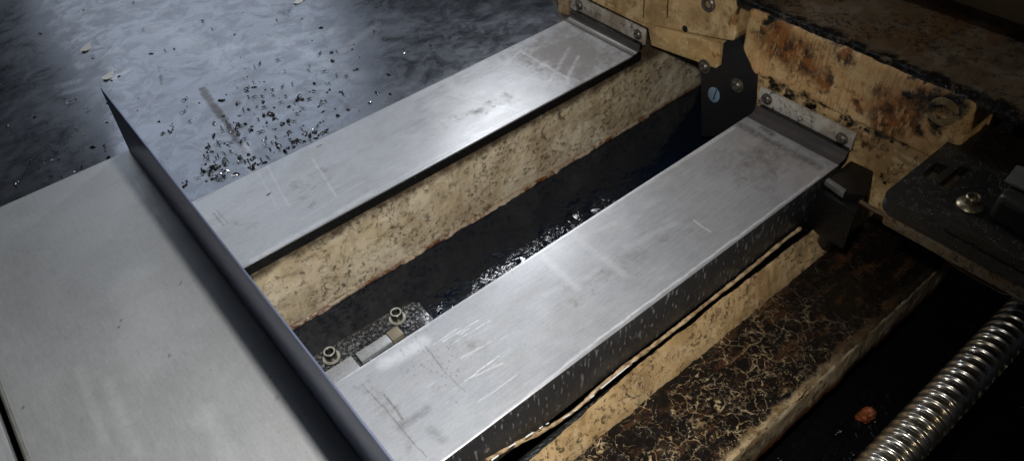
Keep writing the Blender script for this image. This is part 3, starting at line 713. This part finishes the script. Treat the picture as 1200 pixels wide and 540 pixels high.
# ------------------------------------------------------------------ BLACK BLOCK with round tag
bb = root("black_block", (.62,.42,-.03), "black oily block with two socket screws and a pale blue round tag, between the guideways", "block")
pts = [yz(822,76),yz(845,79),yz(848,50),yz(866,45),yz(886,90),yz(884,132),yz(868,160),yz(822,160)]
bm = bmesh.new(); prism(bm, [(XW-.001,y,z) for y,z in pts], (.05,0,0), .0015); bm_link("body", bm, plain("block_black",(.014,.014,.017),.38,.2,80,.4,.3), bb)
for px,py in ((826,78),(864,100)):
    c = at(px,py,0,XW-.001); bm = bmesh.new(); lathe(bm, [(.0085,-.001),(.0085,.0008),(.0078,.0012),(.0065,.0010)], (XW-.001,c.y,c.z), (-1,0,0), 30); dome_screw(bm, (XW-.002,c.y,c.z), (-1,0,0), .0062,.0035,.0030)
    bm_link("screw", bm, M["screw"], bb)
c = at(837,111,0,XW-.0012); bm = bmesh.new(); tagm = plain("blue_tag",(.17,.25,.33),.45,0,120,.2,.1)
lathe(bm, [(.0082,0),(.0082,.0008),(.0078,.0011),(.0001,.0011)], (XW-.0014,c.y,c.z), (-1,0,0), 36)
for v in bm.verts: v.co.z = c.z+(v.co.z-c.z)*1.18
tg = bm_link("round_tag", bm, tagm, bb)
bm = bmesh.new(); a_ = at(836,117,0,XW-.0028); b_ = at(840,105,0,XW-.0028); prism(bm, [a_+Vector((0,.0007,0)),a_-Vector((0,.0007,0)),b_-Vector((0,.0007,0)),b_+Vector((0,.0007,0))], (-.0003,0,0), 0); bm_link("mark", bm, M["black"], tg)

# ------------------------------------------------------------------ dark end bracket under the central cover
eb = root("wiper_bracket", tuple(at(995,215,2,-.01)), "dark brown bracket with wiper block tucked beside the central cover's far corner", "bracket")
bm = bmesh.new(); P_ = [at(a,b,2,-.004) for a,b in ((972,209),(997,188),(1023,200),(1014,228),(992,226))]; prism(bm, P_, (0,0,-.02), .001); bm_link("body", bm, M["brownplate"], eb)
bm = bmesh.new(); P_ = [at(a,b,2,-.003) for a,b in ((967,211),(971,208),(992,222),(989,227))]; prism(bm, P_, (0,0,-.006), .0006); bm_link("steel_lip", bm, M["grey"], eb)
bm = bmesh.new(); P_ = [at(a,b,2,-.012) for a,b in ((958,222),(965,215),(1008,240),(1003,250))]; prism(bm, P_, (0,0,-.05), .0012); bm_link("wiper_block", bm, M["lip"], eb)
bm = bmesh.new(); c = at(978,266,2,-.05); lathe(bm, [(.009,-.03),(.009,0),(.007,.003),(.004,.003),(.003,.001),(.0001,.001)], c, (-.2,-.2,1), 24); bm_link("fitting", bm, M["lip"], eb)

# ------------------------------------------------------------------ black slotted plate at right
ZP = .06
sp_ = root("slotted_plate", (.60,.1,ZP), "black oily slotted plate with a brass flanged bolt at the right edge", "plate")
# outline with two slots cut through via boolean-free strips: plate made of bars between slots
x0,x1,ya,yb = .512,.668,-.10,.186
s1 = [at(1085,205,2,ZP), at(1106,196,2,ZP)]; s2_ = [at(1104,215,2,ZP), at(1133,199,2,ZP)]
slots = [(min(s1[0].x,s1[1].x), max(s1[0].x,s1[1].x), sum(p.y for p in s1)/2), (min(s2_[0].x,s2_[1].x), max(s2_[0].x,s2_[1].x), sum(p.y for p in s2_)/2)]
import itertools
def plate_holes():
    bm = bmesh.new()
    # grid-cut plate: fine cells, drop the cells inside slots, keep a rounded corner
    h = .002; nx = int((x1-x0)/h); ny = int((yb-ya)/h); vm = {}
    def gv(i,j):
        if (i,j) not in vm: vm[(i,j)] = bm.verts.new((x0+i*(x1-x0)/nx, ya+j*(yb-ya)/ny, ZP))
        return vm[(i,j)]
    for i in range(nx):
        for j in range(ny):
            cx = x0+(i+.5)*(x1-x0)/nx; cy = ya+(j+.5)*(yb-ya)/ny
            if any(a-.002 < cx < b+.002 and abs(cy-m) < .0042 for a,b,m in slots): continue
            dx_ = x0+.014-cx; dy_ = cy-(yb-.014)
            if dx_ > 0 and dy_ > 0 and math.hypot(dx_,dy_) > .0145: continue
            bm.faces.new((gv(i,j),gv(i+1,j),gv(i+1,j+1),gv(i,j+1)))
    # pull the outer corner onto a true arc
    for (i,j), v in vm.items():
        dx_ = x0+.014-v.co.x; dy_ = v.co.y-(yb-.014)
        if v.is_boundary and dx_ > 0 and dy_ > 0:
            L = math.hypot(dx_,dy_); v.co.x = x0+.014-dx_/L*.014; v.co.y = yb-.014+dy_/L*.014
    r = bmesh.ops.extrude_face_region(bm, geom=list(bm.faces)); bmesh.ops.translate(bm, verts=[g_ for g_ in r["geom"] if isinstance(g_, bmesh.types.BMVert)], vec=(0,0,-.011))
    return bm
k = NT("oily_plate"); n1 = k.noise(70,5,.7); dr = k.ramp(k.noise(190,4,.7),.57,.62)
k.set(Base_Color=k.mix(n1,(.013,.0125,.011),(.045,.042,.036)), Metallic=.3, Roughness=k.fmix(dr,.36,.12), Normal=k.bump(k.math("ADD",n1,dr),.6,.0012)); opl = k.m
bm_link("plate", plate_holes(), opl, sp_)
bm = bmesh.new(); box(bm, .5135,.523,-.10,.132,ZP+.0004,ZP+.010,.0015); bm_link("raised_strip", bm, opl, sp_)
bm = bmesh.new(); box(bm, .518,.660,-.10,.180,ZP-.030,ZP-.0115,.004); bm_link("lower_lip", bm, casting("lip_paint",(.16,.13,.09),pits=.8,brown=.8,speck=1.,gloss=.3), sp_)
c = at(1137,240,2,ZP+.001); bm = bmesh.new(); lathe(bm, [(.0001,0),(.0104,0),(.0107,.0012),(.0098,.0024),(.0070,.0040),(.0062,.0044)], (c.x,c.y,ZP+.0003), (0,0,1), 36); socket_head(bm, (c.x,c.y,ZP+.004), (0,0,1), .0060,.0066,.0034)
bm_link("bolt", bm, plain("dull_brass",(.30,.25,.16),.32,.8,150,.4,.3), sp_)
gb = root("grey_block", (.58,.05,ZP), "grey rounded block sitting on the slotted plate at the right frame edge", "block")
P_ = [at(a,b,2,ZP+.0004) for a,b in ((1155,256),(1190,222),(1240,240),(1230,300))]
bm = bmesh.new(); prism(bm, P_, (0,0,.026), .006, 4); bm_link("body", bm, plain("block_dark",(.045,.043,.038),.35,.3,70,.6,.5), gb)
P_ = [at(a,b,2,ZP+.0275) for a,b in ((1176,214),(1190,196),(1240,212),(1240,240),(1205,228))]
bm = bmesh.new(); prism(bm, P_, (0,0,.003), .0012, 2); bm_link("cap", bm, M["grey"], gb)
# dark body behind the plate
rough_box("gear_housing", .670,.80,-.15,.158,-.02,.135,.012,.006,.0015,30,M["black"],None,3.)
tag(bpy.data.objects["gear_housing"], "black housing behind the slotted plate at the right edge", "housing")
# cable under the casting
pts = [at(a,b,2,-.004) for a,b in ((1008,236),(1025,247),(1045,256),(1068,268),(1086,281),(1104,298),(1122,312),(1145,326),(1175,341),(1210,352))]
bm = bmesh.new(); tube(bm, pts, .0022, 10); cb = bm_link("cable", bm, plain("brown_cable",(.075,.045,.022),.4,0,100,.4,.3)); tag(cb, "thin brown cable sagging below the carriage casting towards the slotted plate", "cable")

# ------------------------------------------------------------------ LIGHT
W = bpy.data.worlds.new("World"); S.world = W; W.use_nodes = True
W.node_tree.nodes["Background"].inputs[0].default_value = (.55,.65,.85,1); W.node_tree.nodes["Background"].inputs[1].default_value = .012
def lamp(name, kind, loc, energy, size, color=(1,1,1), target=None, **kw):
    l = bpy.data.lights.new(name, kind); l.energy = energy; l.color = color
    if kind == "AREA": l.shape = "DISK"; l.size = size
    else: l.shadow_soft_size = size
    for a,b in kw.items(): setattr(l, a, b)
    o = bpy.data.objects.new(name, l); COL.objects.link(o); o.location = loc
    if target is not None: o.rotation_euler = (Vector(target)-Vector(loc)).to_track_quat('-Z','Y').to_euler()
    return o
lamp("torch", "SPOT", (.140,.12,.44), 15.5, .014, (1.,.975,.93), (.11,.40,0), spot_size=math.radians(126), spot_blend=1.)
dl = lamp("door_light", "AREA", (.56,2.6,1.0), 4.6, 1.4, (.80,.88,1.), (.25,.9,0)); dl.data.shape = "RECTANGLE"; dl.data.size = 1.15; dl.data.size_y = 1.2
lamp("near_end_fill", "AREA", (.95,2.2,2.9), 3.6, 1.3, (.75,.86,1.), (.2,.5,0))  # added unseen panel, mirrored in the covers' near ends to brighten them
lamp("machine_lamp", "AREA", (.66,.90,.47), 1.0, .05, (.95,.97,1.), (.35,.45,-.1))
lamp("warm_lamp", "AREA", (.55,-.40,.36), .35, .05, (1.,.85,.6), (.5,.07,-.1))

S.render.engine = "CYCLES"; S.cycles.use_denoising = True
S.view_settings.view_transform = "Standard"; S.view_settings.look = "None"; S.view_settings.exposure = 0.1; S.view_settings.gamma = 1
